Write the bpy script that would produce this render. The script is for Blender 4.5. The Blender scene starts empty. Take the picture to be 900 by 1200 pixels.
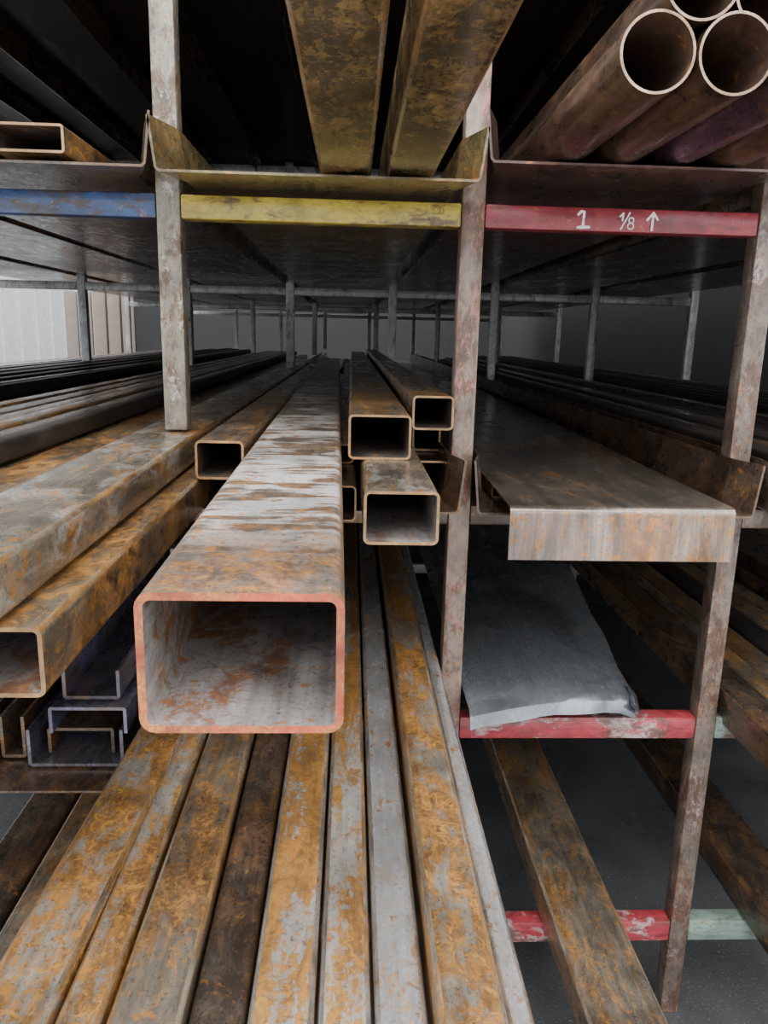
import bpy, bmesh, random
from math import *
from mathutils import Matrix, Vector
H=1.55
random.seed(7)
col=bpy.context.scene.collection

# ------------------------------------------------------------- materials
def rgb(c): return (c[0],c[1],c[2],1)
def ramp(nt,src,stops,interp='LINEAR'):
    n=nt.nodes.new('ShaderNodeValToRGB'); cr=n.color_ramp; cr.interpolation=interp
    cr.elements[0].position=stops[0][0]; cr.elements[0].color=rgb(stops[0][1])
    cr.elements[1].position=stops[-1][0]; cr.elements[1].color=rgb(stops[-1][1])
    for p,c in stops[1:-1]:
        e=cr.elements.new(p); e.color=rgb(c)
    nt.links.new(src,n.inputs[0]); return n
def g(v): return (v,v,v)
def sc(c,k): return tuple(min(1,x*k) for x in c)
def mixc(nt,f,a,b,mode='MIX'):
    n=nt.nodes.new('ShaderNodeMix'); n.data_type='RGBA'; n.blend_type=mode
    if isinstance(f,(int,float)): n.inputs[0].default_value=f
    else: nt.links.new(f,n.inputs[0])
    for i,s in ((6,a),(7,b)):
        if isinstance(s,tuple): n.inputs[i].default_value=rgb(s)
        else: nt.links.new(s,n.inputs[i])
    return n.outputs[2]
def noise(nt,vec,scale,detail=6,rough=.6,dist=0):
    n=nt.nodes.new('ShaderNodeTexNoise'); n.inputs['Scale'].default_value=scale
    n.inputs['Detail'].default_value=detail; n.inputs['Roughness'].default_value=rough
    n.inputs['Distortion'].default_value=dist
    nt.links.new(vec,n.inputs['Vector']); return n.outputs[0]
def mapping(nt,vec,s):
    n=nt.nodes.new('ShaderNodeMapping'); n.inputs['Scale'].default_value=s
    nt.links.new(vec,n.inputs['Vector']); return n.outputs[0]
def madd(nt,a,k,b):
    n=nt.nodes.new('ShaderNodeMath'); n.operation='MULTIPLY_ADD'; n.inputs[1].default_value=k
    nt.links.new(a,n.inputs[0])
    if isinstance(b,(int,float)): n.inputs[2].default_value=b
    else: nt.links.new(b,n.inputs[2])
    return n.outputs[0]

def steel(name,base=(.30,.32,.34),rust=(.36,.17,.06),dark=(.07,.04,.025),amount=.5,soft=.03,
          rough=.36,metal=.5,rscale=9,st=(1,.4,1),pale=None,pale_amt=.5,bands=False,toponly=False,streak=.3,bump=.5,
          tint=None,tint_amt=.5,spot=(.46,.20,.04),spot_amt=.5,smap=(110,1.5,110),grime=.65,coat=.4,pits=.65,
          curls=0,scr=.35,blot=.45):
    m=bpy.data.materials.new(name); m.use_nodes=True; nt=m.node_tree
    b=nt.nodes['Principled BSDF']
    tc=nt.nodes.new('ShaderNodeTexCoord'); oi=nt.nodes.new('ShaderNodeObjectInfo')
    mul=nt.nodes.new('ShaderNodeMath'); mul.operation='MULTIPLY'; mul.inputs[1].default_value=37.0
    nt.links.new(oi.outputs['Random'],mul.inputs[0])
    add=nt.nodes.new('ShaderNodeVectorMath'); add.operation='ADD'
    nt.links.new(tc.outputs['Object'],add.inputs[0]); nt.links.new(mul.outputs[0],add.inputs[1])
    V=add.outputs[0]
    v1=mapping(nt,V,st)
    n1=noise(nt,v1,rscale,4,.55,.8)
    n2=noise(nt,v1,rscale*4.3,6,.65,1.0)
    n3=noise(nt,V,rscale*17,5,.75)
    n4=noise(nt,v1,rscale*2.1+3,8,.75,1.8)
    drv=madd(nt,n3,.20,madd(nt,n2,.34,madd(nt,n1,.46,0.0)))
    thr=.5+(.5-amount)*.40
    mask=ramp(nt,drv,[(thr-soft,g(0)),(thr+soft,g(1))]).outputs[0]
    cdrv=madd(nt,n3,.45,madd(nt,n4,.55,0.0))
    rc=ramp(nt,cdrv,[(.40,dark),(.475,sc(tuple(a+b_ for a,b_ in zip(dark,rust)),.5)),(.545,rust),(.63,sc(rust,1.4))]).outputs[0]
    strk=noise(nt,mapping(nt,V,smap),1.0,3,.6)
    bc=ramp(nt,strk,[(.3,sc(base,1-streak)),(.7,sc(base,1+streak))]).outputs[0]
    bc=mixc(nt,ramp(nt,n4,[(.42,g(grime)),(.6,g(0))]).outputs[0],bc,sc(tuple(.6*x+.4*y for x,y in zip(base,dark)),.75))
    if pale:
        pv=mapping(nt,V,(7,38,7) if bands else (14,8,14))
        pn=noise(nt,pv,1.0,8,.7,.7)
        pn=madd(nt,n1,.38,madd(nt,pn,.62,0.0)) if bands else madd(nt,n1,.5,madd(nt,pn,.5,0.0))
        t=.5+(.5-pale_amt)*.3
        pm=ramp(nt,pn,[(t-.02,g(0)),(t+.025,g(1))]).outputs[0]
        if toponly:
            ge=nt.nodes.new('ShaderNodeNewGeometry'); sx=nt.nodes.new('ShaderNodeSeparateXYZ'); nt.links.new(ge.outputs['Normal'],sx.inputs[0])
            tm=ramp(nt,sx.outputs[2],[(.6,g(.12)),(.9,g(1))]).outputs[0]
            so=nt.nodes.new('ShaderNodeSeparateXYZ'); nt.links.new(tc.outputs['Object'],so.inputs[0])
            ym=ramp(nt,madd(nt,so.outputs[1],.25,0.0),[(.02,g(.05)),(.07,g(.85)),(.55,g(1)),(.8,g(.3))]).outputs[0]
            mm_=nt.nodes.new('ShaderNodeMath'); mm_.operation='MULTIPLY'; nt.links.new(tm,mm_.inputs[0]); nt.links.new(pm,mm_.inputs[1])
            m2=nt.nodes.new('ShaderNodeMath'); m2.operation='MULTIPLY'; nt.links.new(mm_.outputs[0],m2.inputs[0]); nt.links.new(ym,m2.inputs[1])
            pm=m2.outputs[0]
        else: bc=mixc(nt,pm,bc,pale)
    out=mixc(nt,mask,bc,rc)
    if curls:
        # thin wandering tide-lines of fresh rust left by standing water
        c1=noise(nt,V,rscale*2.6,3,.55,1.6)
        cm=ramp(nt,c1,[(.455,g(0)),(.485,g(curls)),(.50,g(curls)),(.53,g(0))]).outputs[0]
        brk=ramp(nt,n2,[(.45,g(0)),(.56,g(1))]).outputs[0]
        mq=nt.nodes.new('ShaderNodeMath'); mq.operation='MULTIPLY'; nt.links.new(cm,mq.inputs[0]); nt.links.new(brk,mq.inputs[1])
        out=mixc(nt,mq.outputs[0],out,(.52,.27,.06))
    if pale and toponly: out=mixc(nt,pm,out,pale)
    if spot_amt>0:
        sn=noise(nt,V,rscale*7,6,.7,.5); sd=madd(nt,sn,.6,madd(nt,n4,.4,0.0))
        tsp=.60-spot_amt*.07
        sm=ramp(nt,sd,[(tsp-.012,g(0)),(tsp+.03,g(.85))]).outputs[0]
        out=mixc(nt,sm,out,spot)
    pt=noise(nt,V,rscale*26,3,.6); pmk=ramp(nt,pt,[(.32,g(pits)),(.43,g(0))]).outputs[0]
    out=mixc(nt,pmk,out,dark)
    s2=noise(nt,mapping(nt,V,(smap[0]*2.2,smap[1]*1.5,smap[2]*2.2)),1.0,4,.7)
    out=mixc(nt,scr,out,ramp(nt,s2,[(.3,g(.62)),(.5,g(1)),(.72,(1.0,.97,.92))]).outputs[0],'MULTIPLY')
    dn=noise(nt,V,rscale*.8,4,.55,.5); out=mixc(nt,.8,out,ramp(nt,dn,[(.38,g(blot)),(.56,g(1))]).outputs[0],'MULTIPLY')
    if tint:
        tn=noise(nt,V,9,5,.65); tm=ramp(nt,tn,[(.45,g(0)),(.60,g(tint_amt))]).outputs[0]
        out=mixc(nt,tm,out,tint)
    nt.links.new(out,b.inputs['Base Color'])
    mm=nt.nodes.new('ShaderNodeMapRange'); mm.inputs['To Min'].default_value=metal; mm.inputs['To Max'].default_value=metal*.45
    nt.links.new(mask,mm.inputs[0]); nt.links.new(mm.outputs[0],b.inputs['Metallic'])
    nt.links.new(madd(nt,mask,.12,madd(nt,n4,.6,rough-.31)),b.inputs['Roughness'])
    b.inputs['Coat Weight'].default_value=coat; nt.links.new(madd(nt,n4,.6,-.12),b.inputs['Coat Roughness'])
    bp=nt.nodes.new('ShaderNodeBump'); bp.inputs['Strength'].default_value=bump; bp.inputs['Distance'].default_value=.003
    nt.links.new(drv,bp.inputs['Height']); nt.links.new(bp.outputs[0],b.inputs['Normal'])
    return m

RUST=(.30,.145,.042); DK=(.045,.027,.016)
M={}
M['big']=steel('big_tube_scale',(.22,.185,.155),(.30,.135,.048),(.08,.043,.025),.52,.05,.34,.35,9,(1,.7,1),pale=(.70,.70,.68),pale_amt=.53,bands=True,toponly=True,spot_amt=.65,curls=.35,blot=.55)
M['mix']=steel('tube_mixed',(.21,.175,.125),(.29,.145,.045),DK,.50,.04,.31,.4,10,(1,.5,1),spot_amt=.75,curls=.5)
M['grey']=steel('tube_grey',(.25,.225,.185),(.27,.135,.045),DK,.42,.03,.27,.5,9,(1,.4,1),pale=(.42,.41,.375),pale_amt=.45,spot_amt=.65,curls=.25)
M['orange']=steel('tube_orange_rust',(.38,.355,.30),RUST,(.10,.053,.023),.56,.03,.34,.45,8,(1,.35,1),spot_amt=.85,curls=.8,grime=.5)
M['brown']=steel('tube_brown_rust',(.20,.175,.14),(.23,.12,.043),(.065,.038,.022),.47,.04,.30,.45,9,(1,.35,1),spot_amt=.45,curls=.4)
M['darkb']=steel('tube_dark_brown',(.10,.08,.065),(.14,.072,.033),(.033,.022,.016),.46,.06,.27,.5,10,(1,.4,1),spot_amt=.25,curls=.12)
M['top']=steel('tube_olive_flaky',(.15,.12,.075),(.24,.155,.06),(.035,.024,.016),.45,.03,.24,.5,12,(1,.45,1),spot=(.42,.28,.10),spot_amt=.75,curls=.4)
M['silver']=steel('tube_silver',(.56,.58,.59),(.42,.21,.055),(.26,.14,.06),.27,.018,.25,.6,7,(1,.35,1),streak=.10,spot_amt=.45,grime=.4,curls=.35,blot=.7)
M['silrust']=steel('tube_silver_rust',(.55,.54,.50),(.36,.18,.052),(.17,.085,.035),.56,.014,.28,.55,5,(1,.2,1),streak=.10,spot_amt=.7,grime=.45,curls=.6,blot=.6)
M['plain']=steel('sheet_silver',(.25,.275,.30),(.24,.22,.19),(.14,.13,.115),.14,.08,.27,.6,5,(1,.6,1),streak=.16,spot_amt=0,grime=.3,bump=.12,pits=.2)
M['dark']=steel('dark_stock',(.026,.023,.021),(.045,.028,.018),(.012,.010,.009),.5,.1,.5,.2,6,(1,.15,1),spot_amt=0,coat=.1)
M['inner']=steel('tube_inside',(.13,.115,.105),(.16,.085,.04),(.05,.033,.025),.45,.06,.5,.2,9,(1,.6,1))
M['innerp']=steel('tube_inside_pale',(.42,.40,.38),(.27,.12,.05),(.11,.06,.04),.40,.025,.32,.25,9,(1,.8,1),tint=(.24,.18,.20),tint_amt=.25,grime=.4)
M['rimr']=steel('rim_red',(.50,.08,.04),(.44,.16,.045),(.20,.07,.035),.50,.05,.45,.1,22,(1,1,1),smap=(20,20,20),coat=.1)
M['rimo']=steel('rim_orange',(.44,.28,.12),(.38,.19,.06),(.2,.1,.05),.5,.06,.38,.25,20,(1,1,1),smap=(20,20,20))
M['edge']=steel('worn_edge_highlight',(.44,.38,.29),(.29,.155,.055),(.12,.07,.03),.55,.04,.24,.55,12,(1,.2,1),spot_amt=.45)  # corner wear plus a thin edge highlight painted into the colour
M['edges']=steel('worn_edge_highlight_silver',(.60,.60,.58),(.36,.20,.08),(.2,.12,.06),.38,.03,.20,.75,12,(1,.2,1),spot_amt=.4)  # silver version: worn corners with the bright edge glint painted in
M['tray']=steel('tray_sheet',(.13,.10,.08),(.17,.087,.04),(.045,.028,.02),.46,.07,.27,.5,8,(1,.5,1),spot_amt=.3,curls=.12)
M['traypk']=steel('tray_sheet_pink',(.12,.082,.075),(.16,.078,.05),(.05,.031,.026),.5,.08,.30,.35,7,(1,.5,1),tint=(.18,.075,.095),tint_amt=.25,spot_amt=.3)
M['trayy']=steel('tray_sheet_olive',(.22,.19,.10),(.20,.13,.05),(.06,.04,.025),.5,.05,.27,.4,8,(1,.7,1),spot_amt=.5,curls=.3)
M['sheet']=steel('wet_sheet',(.23,.21,.19),(.22,.125,.055),(.08,.06,.045),.42,.13,.20,.8,3,(1,.3,1),spot_amt=.2,bump=.10,pits=.2,grime=.45,coat=.5)
M['lip']=steel('sheet_lip',(.30,.27,.245),(.27,.125,.045),(.10,.06,.04),.52,.06,.24,.6,8,(1,1,.22),tint=(.30,.16,.15),tint_amt=.2,spot_amt=.75,smap=(60,60,2),streak=.5,scr=.8)
M['pipe']=steel('pipe_brown',(.10,.065,.045),(.135,.07,.036),(.035,.023,.017),.55,.08,.27,.35,9,(1,.4,1),spot=(.25,.13,.05),spot_amt=.35,coat=.4)
M['pipep']=steel('pipe_purple',(.085,.05,.06),(.12,.062,.045),(.035,.024,.024),.45,.08,.27,.35,9,(1,.4,1),tint=(.13,.06,.15),tint_amt=.35,spot_amt=.15,coat=.4)
M['pin']=steel('pipe_inside',(.14,.09,.07),(.15,.075,.042),(.045,.028,.02),.5,.08,.36,.2,9,(1,.6,1),spot_amt=.2)
M['piperim']=steel('pipe_rim',(.56,.40,.27),(.44,.26,.14),(.22,.12,.08),.45,.06,.35,.35,20,(1,1,1),spot_amt=.2,smap=(20,20,20))
M['violet']=steel('channel_grey_violet',(.20,.21,.25),(.19,.12,.08),(.06,.04,.038),.38,.06,.27,.55,9,tint=(.15,.14,.30),tint_amt=.55,spot_amt=.3)
def paint(name,c,chip=(.16,.09,.06),amt=.3,pale=None,st=(1,1,1),sp=.2,rs=16,sm=(90,90,2),metal=.05,rough=.34):
    return steel(name,c,chip,(.055,.035,.025),amt,.025,rough,metal,rs,st,pale=pale,pale_amt=.35,streak=.1,bump=.3,spot_amt=sp,coat=.3,smap=sm,scr=.2,blot=.6)
Z_=(1,1,.45); XM=(2,90,90)
M['post']=paint('post_grey_paint',(.30,.275,.225),(.17,.11,.065),.46,pale=(.58,.57,.53),st=Z_,metal=.35,rs=20)
M['postpk']=paint('post_pink_worn',(.29,.22,.18),(.17,.095,.06),.46,pale=(.46,.15,.15),st=Z_,sp=.45,metal=.25,rs=20)
M['postr']=paint('post_brown_worn',(.24,.195,.165),(.15,.085,.06),.48,pale=(.38,.31,.30),st=Z_,sp=.4,metal=.35,rs=20)
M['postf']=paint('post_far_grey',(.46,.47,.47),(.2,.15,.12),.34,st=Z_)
M['yel']=paint('beam_yellow_paint',(.62,.49,.07),(.24,.155,.05),.38,st=(.4,1,1),sp=.5,sm=XM,rs=20)
M['red']=paint('beam_red_paint',(.36,.035,.055),(.19,.055,.045),.38,st=(.4,1,1),sm=XM,rs=20)
M['redw']=paint('beam_red_worn',(.42,.045,.065),(.18,.08,.07),.38,pale=(.50,.38,.38),st=(.4,1,1),sm=XM)
M['blue']=paint('beam_blue_paint',(.035,.095,.27),(.07,.06,.07),.38,st=(.4,1,1),sm=XM,rs=20)
M['green']=paint('beam_green_worn',(.24,.34,.29),(.16,.12,.09),.45,st=(.4,1,1),sm=XM)
def simple(name,c,rough=.6,lo=.6):
    m=bpy.data.materials.new(name); m.use_nodes=True; nt=m.node_tree; b=nt.nodes['Principled BSDF']
    tc=nt.nodes.new('ShaderNodeTexCoord')
    n=noise(nt,tc.outputs['Object'],9,8,.7)
    o=mixc(nt,n,sc(c,lo),sc(c,1.35))
    nt.links.new(o,b.inputs['Base Color']); b.inputs['Roughness'].default_value=rough
    return m
M['chalk']=simple('white_chalk',(.88,.88,.86),.9,.9)
M['panel']=simple('pale_cladding',(.72,.75,.77),.6)
M['wood']=simple('weathered_wood',(.20,.16,.14),.8)
M['wall']=simple('dark_wall',(.022,.023,.025),.9)
M['bounce']=simple('pale_bounce_ground',(.34,.34,.33),.7)  # kept pale so it reflects light up onto undersides
def asphalt():
    m=bpy.data.materials.new('wet_asphalt'); m.use_nodes=True; nt=m.node_tree; b=nt.nodes['Principled BSDF']
    tc=nt.nodes.new('ShaderNodeTexCoord'); V=tc.outputs['Object']
    n1=noise(nt,V,2.5,7,.6); n2=noise(nt,V,140,3,.7)
    o=mixc(nt,n1,(.022,.023,.025),(.085,.088,.09))
    sp=ramp(nt,n2,[(.60,g(0)),(.70,g(.7))]).outputs[0]
    o=mixc(nt,sp,o,(.26,.26,.25)); nt.links.new(o,b.inputs['Base Color'])
    r=ramp(nt,n1,[(.42,g(.25)),(.58,g(.75))]).outputs[0]; nt.links.new(r,b.inputs['Roughness'])
    b.inputs['Specular IOR Level'].default_value=.35
    bp=nt.nodes.new('ShaderNodeBump'); bp.inputs['Strength'].default_value=.5; bp.inputs['Distance'].default_value=.004
    nt.links.new(n2,bp.inputs['Height']); nt.links.new(bp.outputs[0],b.inputs['Normal'])
    return m
M['ground']=asphalt()

# ------------------------------------------------------------- geometry
def finish(name,bm,mats,parent=None,origin=None,smooth=True):
    bmesh.ops.recalc_face_normals(bm,faces=bm.faces[:])
    if origin is None: origin=Vector((0,0,H))
    origin=Vector(origin)
    for v in bm.verts: v.co=v.co+Vector((0,0,H))-origin
    me=bpy.data.meshes.new(name); bm.to_mesh(me); bm.free()
    for m in mats: me.materials.append(M[m])
    if smooth:
        for p in me.polygons: p.use_smooth=True
        me.set_sharp_from_angle(angle=radians(35))
    o=bpy.data.objects.new(name,me); o.location=origin; col.objects.link(o)
    if parent is not None:
        o.parent=parent; o.matrix_parent_inverse=parent.matrix_world.inverted()
    return o
def empty(name,loc=(0,0,0)):
    e=bpy.data.objects.new(name,None); e.location=loc; e.empty_display_size=.1; col.objects.link(e)
    bpy.context.view_layer.update(); return e
def rrect(w,h,r,seg=4):
    pts=[]
    for cx,cy,a0 in ((w/2-r,h/2-r,0),(-w/2+r,h/2-r,90),(-w/2+r,-h/2+r,180),(w/2-r,-h/2+r,270)):
        for i in range(seg+1):
            a=radians(a0+90*i/seg); pts.append((cx+r*cos(a),cy+r*sin(a)))
    return pts
def add_tube(bm,x0,x1,z0,z1,y0,y1,t=.004,r=.009,dx=0,dz=0,circ=False,edge=False):
    w=x1-x0;h=z1-z0;cx=(x0+x1)/2;cz=(z0+z1)/2
    if circ:
        n=40; O=[(w/2*cos(2*pi*i/n),w/2*sin(2*pi*i/n)) for i in range(n)]
        I=[((w/2-t)*cos(2*pi*i/n),(w/2-t)*sin(2*pi*i/n)) for i in range(n)]
    else:
        O=rrect(w,h,r); I=rrect(w-2*t,h-2*t,max(r-t,.002))
    n=len(O); rings=[]
    ys=[y0+(y1-y0)*k/6 for k in range(7)]
    for prof in (O,I):
        rr=[]
        for k,y in enumerate(ys):
            s=(y-y0)
            rr.append([bm.verts.new((cx+p[0]+dx*s,y,cz+p[1]+dz*s)) for p in prof])
        rings.append(rr)
    for ri,rr in enumerate(rings):
        for k in range(6):
            for i in range(n):
                j=(i+1)%n
                f=bm.faces.new((rr[k][i],rr[k][j],rr[k+1][j],rr[k+1][i])); f.material_index=ri
                if ri==0 and edge and not circ and i%5 in (1,2): f.material_index=3  # corner strip gets the lighter material with the painted highlight
    for k in (0,6):
        for i in range(n):
            j=(i+1)%n
            f=bm.faces.new((rings[0][k][i],rings[0][k][j],rings[1][k][j],rings[1][k][i])); f.material_index=2
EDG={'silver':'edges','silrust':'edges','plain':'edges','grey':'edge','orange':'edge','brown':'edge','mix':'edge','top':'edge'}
def tube(x0,x1,z0,z1,y0,y1,mat,inner='inner',rim='rimo',name='rectangular_steel_tube',**kw):
    e=EDG.get(mat)
    bm=bmesh.new(); add_tube(bm,x0,x1,z0,z1,y0,y1,edge=bool(e),**kw)
    return finish(name,bm,[mat,inner,rim]+([e] if e else []),origin=((x0+x1)/2,y0,(z0+z1)/2+H))
def add_box(bm,x0,x1,y0,y1,z0,z1,mi=0):
    vs=[bm.verts.new((x,y,z)) for x in (x0,x1) for y in (y0,y1) for z in (z0,z1)]
    for q in ((0,1,3,2),(4,6,7,5),(0,4,5,1),(2,3,7,6),(0,2,6,4),(1,5,7,3)):
        f=bm.faces.new([vs[i] for i in q]); f.material_index=mi
def box(name,x0,x1,y0,y1,z0,z1,mat,parent=None,bev=.004):
    bm=bmesh.new(); add_box(bm,x0,x1,y0,y1,z0,z1)
    if bev: bmesh.ops.bevel(bm,geom=bm.edges[:],offset=bev,segments=2,affect='EDGES',profile=.5)
    return finish(name,bm,[mat],parent,origin=((x0+x1)/2,(y0+y1)/2,(z0+z1)/2+H))
def sweep(bm,sections,t):
    def offs(P):
        o=[]
        for i,p in enumerate(P):
            a=Vector(P[max(i-1,0)]);b=Vector(P[min(i+1,len(P)-1)])
            if 0<i<len(P)-1:
                d1=(Vector(p)-a).normalized();d2=(b-Vector(p)).normalized()
                n=Vector((-(d1+d2).y,(d1+d2).x)).normalized()
                c=max(.4,n.dot(Vector((-d1.y,d1.x))))
                o.append(Vector(p)+n*t/c)
            else:
                d=(b-a).normalized(); o.append(Vector(p)+Vector((-d.y,d.x))*t)
        return o
    loops=[]
    for y,P in sections:
        Q=offs(P); L=[(p[0],p[1]) for p in P]+[(q.x,q.y) for q in reversed(Q)]
        loops.append([bm.verts.new((a,y,b)) for a,b in L])
    n=len(loops[0])
    for A,B in zip(loops,loops[1:]):
        for i in range(n):
            j=(i+1)%n; bm.faces.new((A[i],A[j],B[j],B[i]))
    m=n//2
    for L in (loops[0],loops[-1]):
        for i in range(m-1):
            bm.faces.new((L[i],L[i+1],L[n-2-i],L[n-1-i]))
def tray(xl,xr,z,h,yf,ye,mat,fl=.02,fr=.02,t=.004,tilt=0,name='shelf_tray',lean=.01):
    bm=bmesh.new()
    def P(a,b,hl=1,dz=0): return [(a-lean,z+h*hl+dz),(a,z+.006+dz),(a+.006,z+dz),(b-.006,z+dz+tilt),(b,z+.006+dz+tilt),(b+lean,z+h*hl+dz+tilt)]
    secs=[(yf,P(xl-fl,xr+fr)),(1.455,P(xl,xr)),(1.56,P(xl,xr))]+[(1.56+(ye-1.56)*k/4,P(xl,xr)) for k in range(1,5)] if yf<1.4 else [(yf+(ye-yf)*k/4,P(xl,xr)) for k in range(5)]
    sweep(bm,secs,t)
    return finish(name,bm,[mat],origin=((xl+xr)/2,yf,z+H),smooth=False)

# ------------------------------------------------------------- storage rack
rack=empty('steel_storage_rack',(0.22,1.5,0))
PX=[-1.98,-1.43,-.881,-.332,.219,.774,1.325,1.875]
FY=[1.5,4.3,7.1,9.9]
pw=.0215
G=-H
for j,fy in enumerate(FY):
    for i,x in enumerate(PX):
        if j==0 and i in(0,1,7): continue
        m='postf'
        if j==0: m={3:'post',4:'postpk',5:'postr'}.get(i,'post')
        if i==3:
            box('post_upper',x-pw,x+pw,fy-pw,fy+pw,-.186,.86,m,rack)
            box('post_lower',x-pw,x+pw,fy-pw,fy+pw,G,-.42,m,rack)
        else:
            box('post',x-pw,x+pw,fy-pw,fy+pw,G,.86,m,rack)
    for i in range(len(PX)-1):
        if j==0 and i in(0,1,6): continue
        a=PX[i]+pw+.0005;b=PX[i+1]-pw-.0005
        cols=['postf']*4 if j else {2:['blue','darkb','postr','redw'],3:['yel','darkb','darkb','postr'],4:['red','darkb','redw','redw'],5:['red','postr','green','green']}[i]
        for k,(zt,hh) in enumerate(((.238,.042),(-.325,.04),(-.785,.05),(-1.297,.053))):
            box('beam',a,b,fy-.02,fy+.02,zt-hh,zt,cols[k],rack)
        box('beam',a,b,fy-.02,fy+.02,.80,.84,'postf',rack)
rs=random.Random(3)
cnt=[0]
def stroke(bm,pts,w=.0022,y=1.4788):
    # hand-chalked line: width wanders along each stroke
    P=[]
    for (x0,z0),(x1,z1) in zip(pts,pts[1:]):
        n=max(1,int(sqrt((x1-x0)**2+(z1-z0)**2)/.004))
        for k in range(n): P.append((x0+(x1-x0)*k/n,z0+(z1-z0)*k/n))
    P.append(pts[-1])
    for (x0,z0),(x1,z1) in zip(P,P[1:]):
        d=Vector((x1-x0,z1-z0)); L=d.length
        if L<1e-6: continue
        cnt[0]+=1; yy=y-.00012*(cnt[0]%6)
        ww=w*rs.uniform(.8,1.25)
        d/=L; n=Vector((-d.y,d.x))*ww/2; e=d*ww*.3
        q=[(x0-e.x+n.x,z0-e.y+n.y),(x0-e.x-n.x,z0-e.y-n.y),(x1+e.x-n.x,z1+e.y-n.y),(x1+e.x+n.x,z1+e.y+n.y)]
        A=[bm.verts.new((u,yy,v)) for u,v in q]
        f=bm.faces.new(A[::-1])
bm=bmesh.new(); X=.421;Z0=.202
stroke(bm,[(X-.009,Z0+.022),(X-.003,Z0+.028),(X+.002,Z0+.027),(X+.001,Z0)],.0044)
stroke(bm,[(X-.009,Z0),(X+.013,Z0+.001)],.0044)
X=.496
stroke(bm,[(X-.006,Z0+.021),(X+.0,Z0+.027),(X-.001,Z0+.014)],.0028)
stroke(bm,[(X+.012,Z0+.028),(X-.003,Z0-.001)],.0024)
stroke(bm,[(X+.0155+.0046*cos(a*pi/6),Z0+.0150+.0048*sin(a*pi/6)) for a in range(13)],.0019)
stroke(bm,[(X+.0150+.0056*cos(a*pi/6),Z0+.0050+.0054*sin(a*pi/6)) for a in range(13)],.0019)
X=.551
stroke(bm,[(X,Z0-.001),(X+.001,Z0+.029)],.0036)
stroke(bm,[(X-.010,Z0+.016),(X+.001,Z0+.029),(X+.010,Z0+.017)],.0036)
finish('chalk_marking',bm,['chalk'],rack,smooth=False)

# trays --------------------------------------------------------------
YE=9.8
T1={2:'tray',3:'trayy',4:'traypk'}
Z1={2:.258,3:.252,4:.283}
for i in range(7):
    a=PX[i]+pw+.003;b=PX[i+1]-pw-.003
    yf=1.36 if 2<=i<=5 else 1.6
    fl=.02 if 2<=i<=5 else 0
    tray(a+.012,b-.012,Z1.get(i,.27),.085,yf,YE,T1.get(i,'darkb'),fl+.01,fl+.01)
    z2=-.318
    tray(a+.012,b-.012,z2,.10,yf+ .01,YE,'tray',fl,fl)
    if i!=4:
        tray(a+.012,b-.012,-.805 if i==5 else -.78,.085,1.20 if i==2 else (1.25 if i==5 else 1.53),YE,'tray',0,0)
bm=bmesh.new(); add_box(bm,-2.02,1.92,1.42,10.0,.862,.868)
for i in range(7):
    for q in (.28,.72):
        x=PX[i]+(PX[i+1]-PX[i])*q
        add_box(bm,x-.015,x+.015,1.44,9.95,.842,.8615,1)
        add_box(bm,x-.0145,x-.0115,1.445,9.94,.80,.8415,1)
finish('top_deck',bm,['dark','darkb'],rack,smooth=False)

# ------------------------------------------------------------- centre bay, level 2
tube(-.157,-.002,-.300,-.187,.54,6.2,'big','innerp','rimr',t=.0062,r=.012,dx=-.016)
tube(-.415,-.29,-.243,-.190,.35,6.0,'grey',r=.008)
tube(-.385,-.258,-.311,-.247,.62,6.4,'mix','innerp','rimo',r=.008)
tube(-.262,-.180,-.2465,-.180,1.30,6.3,'brown')
tube(-.003,.104,-.2075,-.131,1.30,6.2,'brown')
tube(.020,.125,-.284,-.208,1.03,6.0,'grey','innerp','rimo')
tube(.116,.194,-.172,-.108,1.44,6.0,'brown')
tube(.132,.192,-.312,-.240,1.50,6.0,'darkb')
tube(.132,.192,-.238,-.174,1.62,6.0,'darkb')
tube(-.048,.012,-.312,-.250,1.28,6.0,'darkb','inner','rimo',t=.003)
tube(-.045,.008,-.2485,-.210,1.5,6.0,'darkb','inner','rimo',t=.003)

def bundle(name,rows,mats,y0,y1,seed,jit=.25,t=.003):
    rnd=random.Random(seed)
    root=empty(name,(rows[0][0],y0,H+rows[0][2]))
    for (xa,xb,z,h,w) in rows:
        x=xa;k=0
        while x+w*.6<xb:
            ww=min(w*rnd.uniform(.7,1.25),xb-x); hh=h*rnd.uniform(.75,1.0)
            bm=bmesh.new(); add_tube(bm,x,x+ww-.003,z,z+hh,y0+rnd.uniform(0,jit),y1-rnd.uniform(0,.6),t=t,r=.006)
            finish('tube_%d'%k,bm,[rnd.choice(mats),'inner','rimo'],root)
            x+=ww;k+=1
bundle('steel_tube_bundle',[(-.84,-.43,-.308,.05,.07),(-.84,-.43,-.255,.05,.08)],['brown','mix','brown'],.55,8,1)
bundle('steel_tube_bundle',[(-.82,-.50,-.203,.035,.05)],['darkb','dark','brown'],.60,8,11)
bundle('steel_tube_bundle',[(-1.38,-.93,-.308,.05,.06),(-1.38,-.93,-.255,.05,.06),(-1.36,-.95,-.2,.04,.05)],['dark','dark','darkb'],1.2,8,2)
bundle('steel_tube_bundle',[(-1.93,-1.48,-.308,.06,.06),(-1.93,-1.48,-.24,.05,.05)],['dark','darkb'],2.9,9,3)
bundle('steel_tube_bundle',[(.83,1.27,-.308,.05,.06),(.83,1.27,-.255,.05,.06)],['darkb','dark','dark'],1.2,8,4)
bundle('steel_tube_bundle',[(1.38,1.82,-.308,.06,.06),(1.38,1.82,-.24,.05,.05)],['dark'],2.0,9,5)
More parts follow.
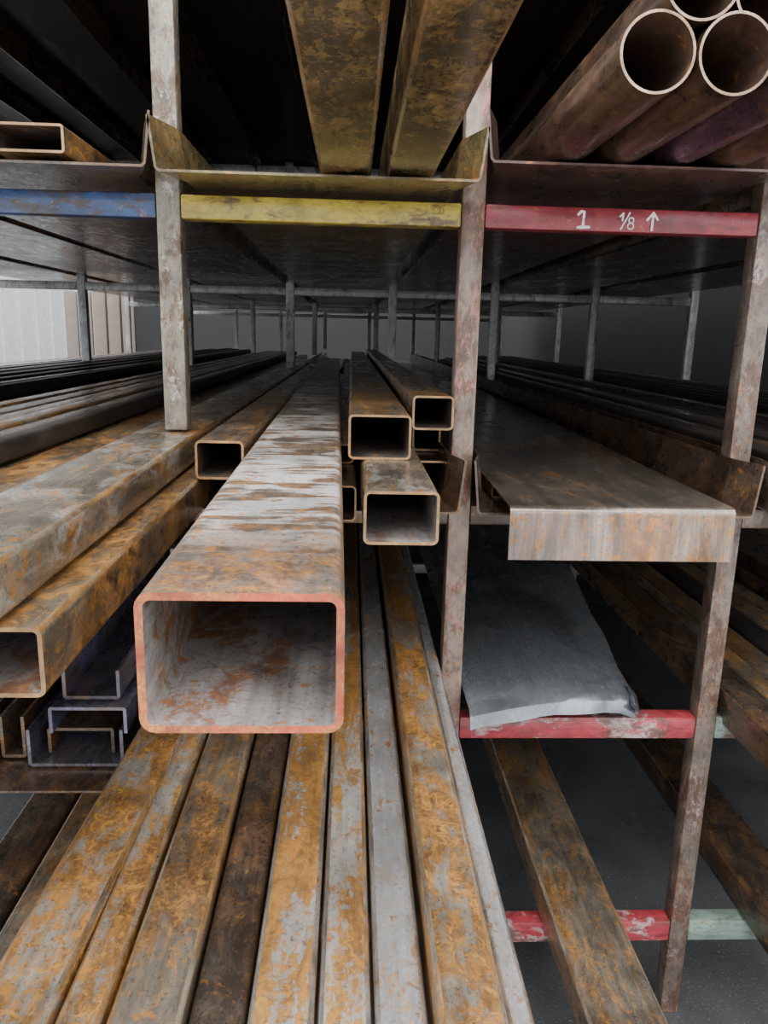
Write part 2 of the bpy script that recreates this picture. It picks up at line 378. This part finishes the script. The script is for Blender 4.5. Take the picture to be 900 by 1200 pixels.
bundle('steel_tube_bundle',[(.83,1.27,-.79,.05,.07)],['darkb','brown','dark'],.95,8,6,jit=.1)
bundle('steel_tube_bundle',[(-.28,.18,-.308,.03,.06)],['dark','darkb'],6.5,9.7,8)
bundle('steel_tube_bundle',[(-.80,-.40,.270,.04,.06)],['darkb','dark'],3.2,8,9)

# ------------------------------------------------------------- right bay, level 2: bent sheet
def bent_sheet():
    bm=bmesh.new()
    xs=[.275,.37,.47,.57,.668]
    path=[(1.262,-.372),(1.264,-.33),(1.266,-.292)]
    for k in range(1,6):
        a=radians(90*k/5); path.append((1.266+.014*(1-cos(a)),-.292+.014*sin(a)))
    path+=[(1.6,-.277),(2.4,-.272),(3.6,-.276),(5.0,-.279)]
    grid=[]
    for s in (0,1):
        gg=[]
        for (y,z) in path:
            row=[]
            for i,x in enumerate(xs):
                sg=-.004*sin(pi*i/4) if y>1.3 else 0
                xx=x+ (y-1.27)*.012
                if s==0: row.append(bm.verts.new((xx,y,z+sg)))
                else:
                    if z<-.29: row.append(bm.verts.new((xx,y+.004,z+sg)))
                    else: row.append(bm.verts.new((xx,y+.002,z+sg-.004)))
            gg.append(row)
        grid.append(gg)
    n=len(path);m=len(xs)
    for s in (0,1):
        for a in range(n-1):
            for b in range(m-1):
                f=bm.faces.new((grid[s][a][b],grid[s][a][b+1],grid[s][a+1][b+1],grid[s][a+1][b]))
                f.material_index=1 if a<3 else 0
    for a in range(n-1):
        for b in (0,m-1): bm.faces.new((grid[0][a][b],grid[0][a+1][b],grid[1][a+1][b],grid[1][a][b]))
    for b in range(m-1):
        for a in (0,n-1): bm.faces.new((grid[0][a][b],grid[0][a][b+1],grid[1][a][b+1],grid[1][a][b]))
    finish('bent_steel_sheet',bm,['sheet','lip'],origin=(.47,1.27,-.28+H))
bent_sheet()
tube(.285,.345,-.313,-.29,1.5,5.5,'darkb',t=.003,r=.005)
tube(.60,.66,-.313,-.29,1.5,5.5,'darkb',t=.003,r=.005)

# ------------------------------------------------------------- top level
tube(-.060,.028,.2625,.36,.50,7,'top','inner','rimo',r=.010,dx=.002)
tube(.054,.137,.2625,.36,.52,7,'top','inner','rimo',r=.010)
tube(-.27,-.215,.2625,.30,1.6,7,'dark')
tube(-.58,-.462,.2715,.315,1.345,7,'mix','inner','rimo',r=.006)
tube(-.82,-.60,.2715,.315,1.5,7,'brown','inner','rimo',r=.006)
def pipe(x,z,y0,mat,dx=0,r=.046):
    bm=bmesh.new(); add_tube(bm,x-r,x+r,z-r,z+r,y0,7,t=.0032,dx=dx,circ=True)
    finish('round_steel_pipe',bm,[mat,'pin','piperim'],origin=(x,y0,z+H))
pz=.2905+.046
for k,(x,y0,m) in enumerate(((.360,1.0,'pipe'),(.4535,.995,'pipe'),(.547,.93,'pipep'),(.6405,.9,'pipe'))): pipe(x,pz,y0,m)
for x,y0 in ((.4068,1.0),(.5003,1.02),(.5938,.97)): pipe(x,pz+.0805,y0,'pipe')

# ------------------------------------------------------------- level 3, centre: long tubes toward camera
zb=-.772
L3=[(-.352,-.288,-.66,'orange'),(-.284,-.238,-.665,'orange'),(-.232,-.158,-.66,'brown'),(-.154,-.098,-.67,'darkb'),
    (-.094,-.028,-.66,'silrust'),(-.024,.029,-.66,'silrust'),(.033,.086,-.66,'silver'),(.092,.158,-.625,'orange'),(.161,.190,-.65,'silver')]
for i,(a,b,zt,m) in enumerate(L3):
    y0=.28+.02*(i%3)
    if i==0:
        tube(a-.03,b-.012,zb,zt,y0,1.40,m,'inner','rimo',dx=.03,r=.010)
        continue
    tube(a,b,zb,zt,y0,6.0,m,'inner','rimo',r=.009)
def cchan(x0,x1,z0,z1,y0,y1,mat,up=True,t=.006,name='steel_c_channel'):
    bm=bmesh.new()
    if up: P=[(x0,z1),(x0,z0+.004),(x0+.004,z0),(x1-.004,z0),(x1,z0+.004),(x1,z1)]
    else: P=[(x1,z0),(x1,z1-.004),(x1-.004,z1),(x0+.004,z1),(x0,z1-.004),(x0,z0)]
    sweep(bm,[(y0+(y1-y0)*k/3,P) for k in range(4)],t)
    finish(name,bm,[mat],origin=((x0+x1)/2,y0,z0+H),smooth=False)
cchan(-.57,-.40,-.772,-.70,1.27,6,'violet')
cchan(-.545,-.425,-.762,-.712,1.30,6,'darkb',False)
cchan(-.52,-.385,-.695,-.645,1.25,6,'violet',False)
cchan(-.50,-.40,-.640,-.585,1.27,6,'violet')
cchan(-.63,-.585,-.772,-.69,1.30,6,'brown')
cchan(-.82,-.66,-.772,-.70,1.25,6,'darkb')
tube(-.70,-.60,-.62,-.53,1.05,6,'darkb','innerp','rimo')
tube(-.62,-.52,-.50,-.44,.95,6,'darkb')
tube(-.70,-.55,-1.29,-1.20,.7,6,'brown')
tube(-.84,-.72,-1.29,-1.22,.9,6,'darkb')
tube(-.52,-.42,-1.29,-1.22,1.0,6,'darkb')

# ------------------------------------------------------------- right bay level 3: silver sheet
def plate():
    bm=bmesh.new()
    nx=10
    top=[];bot=[]
    vs=[0,.004,.012,.05]+[k/12 for k in range(1,13)]+[1.03]
    ny=len(vs)-1
    for j,v in enumerate(vs):
        y=1.372+v*2.2; rt=[];rb=[]
        for i in range(nx+1):
            u=i/nx
            x=.245+u*(.365+.26*v)
            yy=y+u*.09*(1-v)
            z=-.722+.022*v+.012*sin(u*3.1)-.012*u*u*(1-v)
            if i==nx: z-=.008*(1+sin(v*31)*.3); x+=.003*sin(v*47)
            if j==0: z-=.034; yy+=.004*sin(u*17)
            if j==1: z-=.010
            rt.append(bm.verts.new((x,yy,z))); rb.append(bm.verts.new((x,yy+(.004 if j<2 else .0005),z-(.001 if j==0 else .004))))
        top.append(rt);bot.append(rb)
    for L in (top,bot):
        for j in range(ny):
            for i in range(nx):
                bm.faces.new((L[j][i],L[j][i+1],L[j+1][i+1],L[j+1][i]))
    for j in range(ny):
        for i in (0,nx): bm.faces.new((top[j][i],top[j+1][i],bot[j+1][i],bot[j][i]))
    for i in range(nx):
        for j in (0,ny): bm.faces.new((top[j][i],top[j][i+1],bot[j][i+1],bot[j][i]))
    q=[bm.verts.new(p) for p in ((.596,1.45,-.742),(.612,1.53,-.728),(.632,1.52,-.752),(.622,1.46,-.772))]
    bm.faces.new(q)
    q2=[bm.verts.new((v.co.x,v.co.y+.003,v.co.z-.001)) for v in q]; bm.faces.new(q2[::-1])
    for i in range(4): bm.faces.new((q[i],q[(i+1)%4],q2[(i+1)%4],q2[i]))
    finish('silver_sheet_plate',bm,['plain'],origin=(.4,1.4,-.71+H))
plate()
tube(.27,.33,-.783,-.757,1.49,5,'darkb',t=.003,r=.005)
tube(.45,.60,-1.2955,-1.215,.7,6,'brown','inner','rimo',r=.010)
tube(.92,1.05,-1.2955,-1.215,1.0,6,'darkb')

# ------------------------------------------------------------- ground and surroundings
def plane(name,x0,x1,y0,y1,z,mat):
    bm=bmesh.new(); vs=[bm.verts.new(p) for p in ((x0,y0,z),(x1,y0,z),(x1,y1,z),(x0,y1,z))]; bm.faces.new(vs)
    finish(name,bm,[mat],smooth=False)
plane('floor',-14,14,-.2,16,-H,'ground')
plane('bounce_ground',-14,14,-14,-.2,-H,'bounce')  # unseen pale ground added to bounce light onto undersides
box('wall_back',-8,8,13.0,13.2,-H,2.6,'wall',bev=0)
box('light_block_right',2.3,2.4,1.8,13.0,-H,2.6,'wall',bev=0)  # dark wall added to block sky light from the open right side
bm=bmesh.new()
for k in range(40): add_box(bm,-4.2,-4.12 if k%2 else -4.15,2.5+k*.26,2.5+k*.26+.255,-H,1.6)
finish('wall_left',bm,['panel'],smooth=False)
fence=empty('timber_fence',(-2.8,8,0))
for k in range(5): box('picket_%d'%k,-2.85+k*.14,-2.73+k*.14,8.0,8.04,-H,.35,'wood',fence,bev=.003)

# ------------------------------------------------------------- world / light
w=bpy.data.worlds.new('overcast'); bpy.context.scene.world=w; w.use_nodes=True
nt=w.node_tree; bg=nt.nodes['Background']
tc=nt.nodes.new('ShaderNodeTexCoord'); sp=nt.nodes.new('ShaderNodeSeparateXYZ'); nt.links.new(tc.outputs['Generated'],sp.inputs[0])
r=ramp(nt,sp.outputs[2],[(0,(.24,.25,.26)),(.25,(.58,.61,.64)),(1,(1,1,1.0))])
nt.links.new(r.outputs[0],bg.inputs[0]); bg.inputs[1].default_value=5.4
sd=bpy.data.lights.new('overcast_sun','SUN'); sd.energy=3.6; sd.angle=radians(50); sd.color=(1,.985,.96)
so=bpy.data.objects.new('overcast_sun',sd); so.location=(0,-4,6); so.rotation_euler=(radians(34),0,radians(-8)); col.objects.link(so)

# ------------------------------------------------------------- camera
rho=radians(1.4);th=radians(12.95);psi=radians(2.67)
Fh=Vector((sin(psi),cos(psi),0)); R=Vector((cos(psi),-sin(psi),0)); Uz=Vector((0,0,1))
F=Fh*cos(th)-Uz*sin(th); U=Fh*sin(th)+Uz*cos(th)
cr=R*cos(rho)+U*sin(rho); cu=-R*sin(rho)+U*cos(rho)
mat=Matrix((cr,cu,-F)).transposed().to_4x4(); mat.translation=Vector((0,0,H))
cd=bpy.data.cameras.new('camera'); cam=bpy.data.objects.new('camera',cd); col.objects.link(cam)
cam.matrix_world=mat; cd.sensor_fit='VERTICAL'; cd.sensor_height=36; cd.lens=27; cd.clip_start=.02
bpy.context.scene.camera=cam
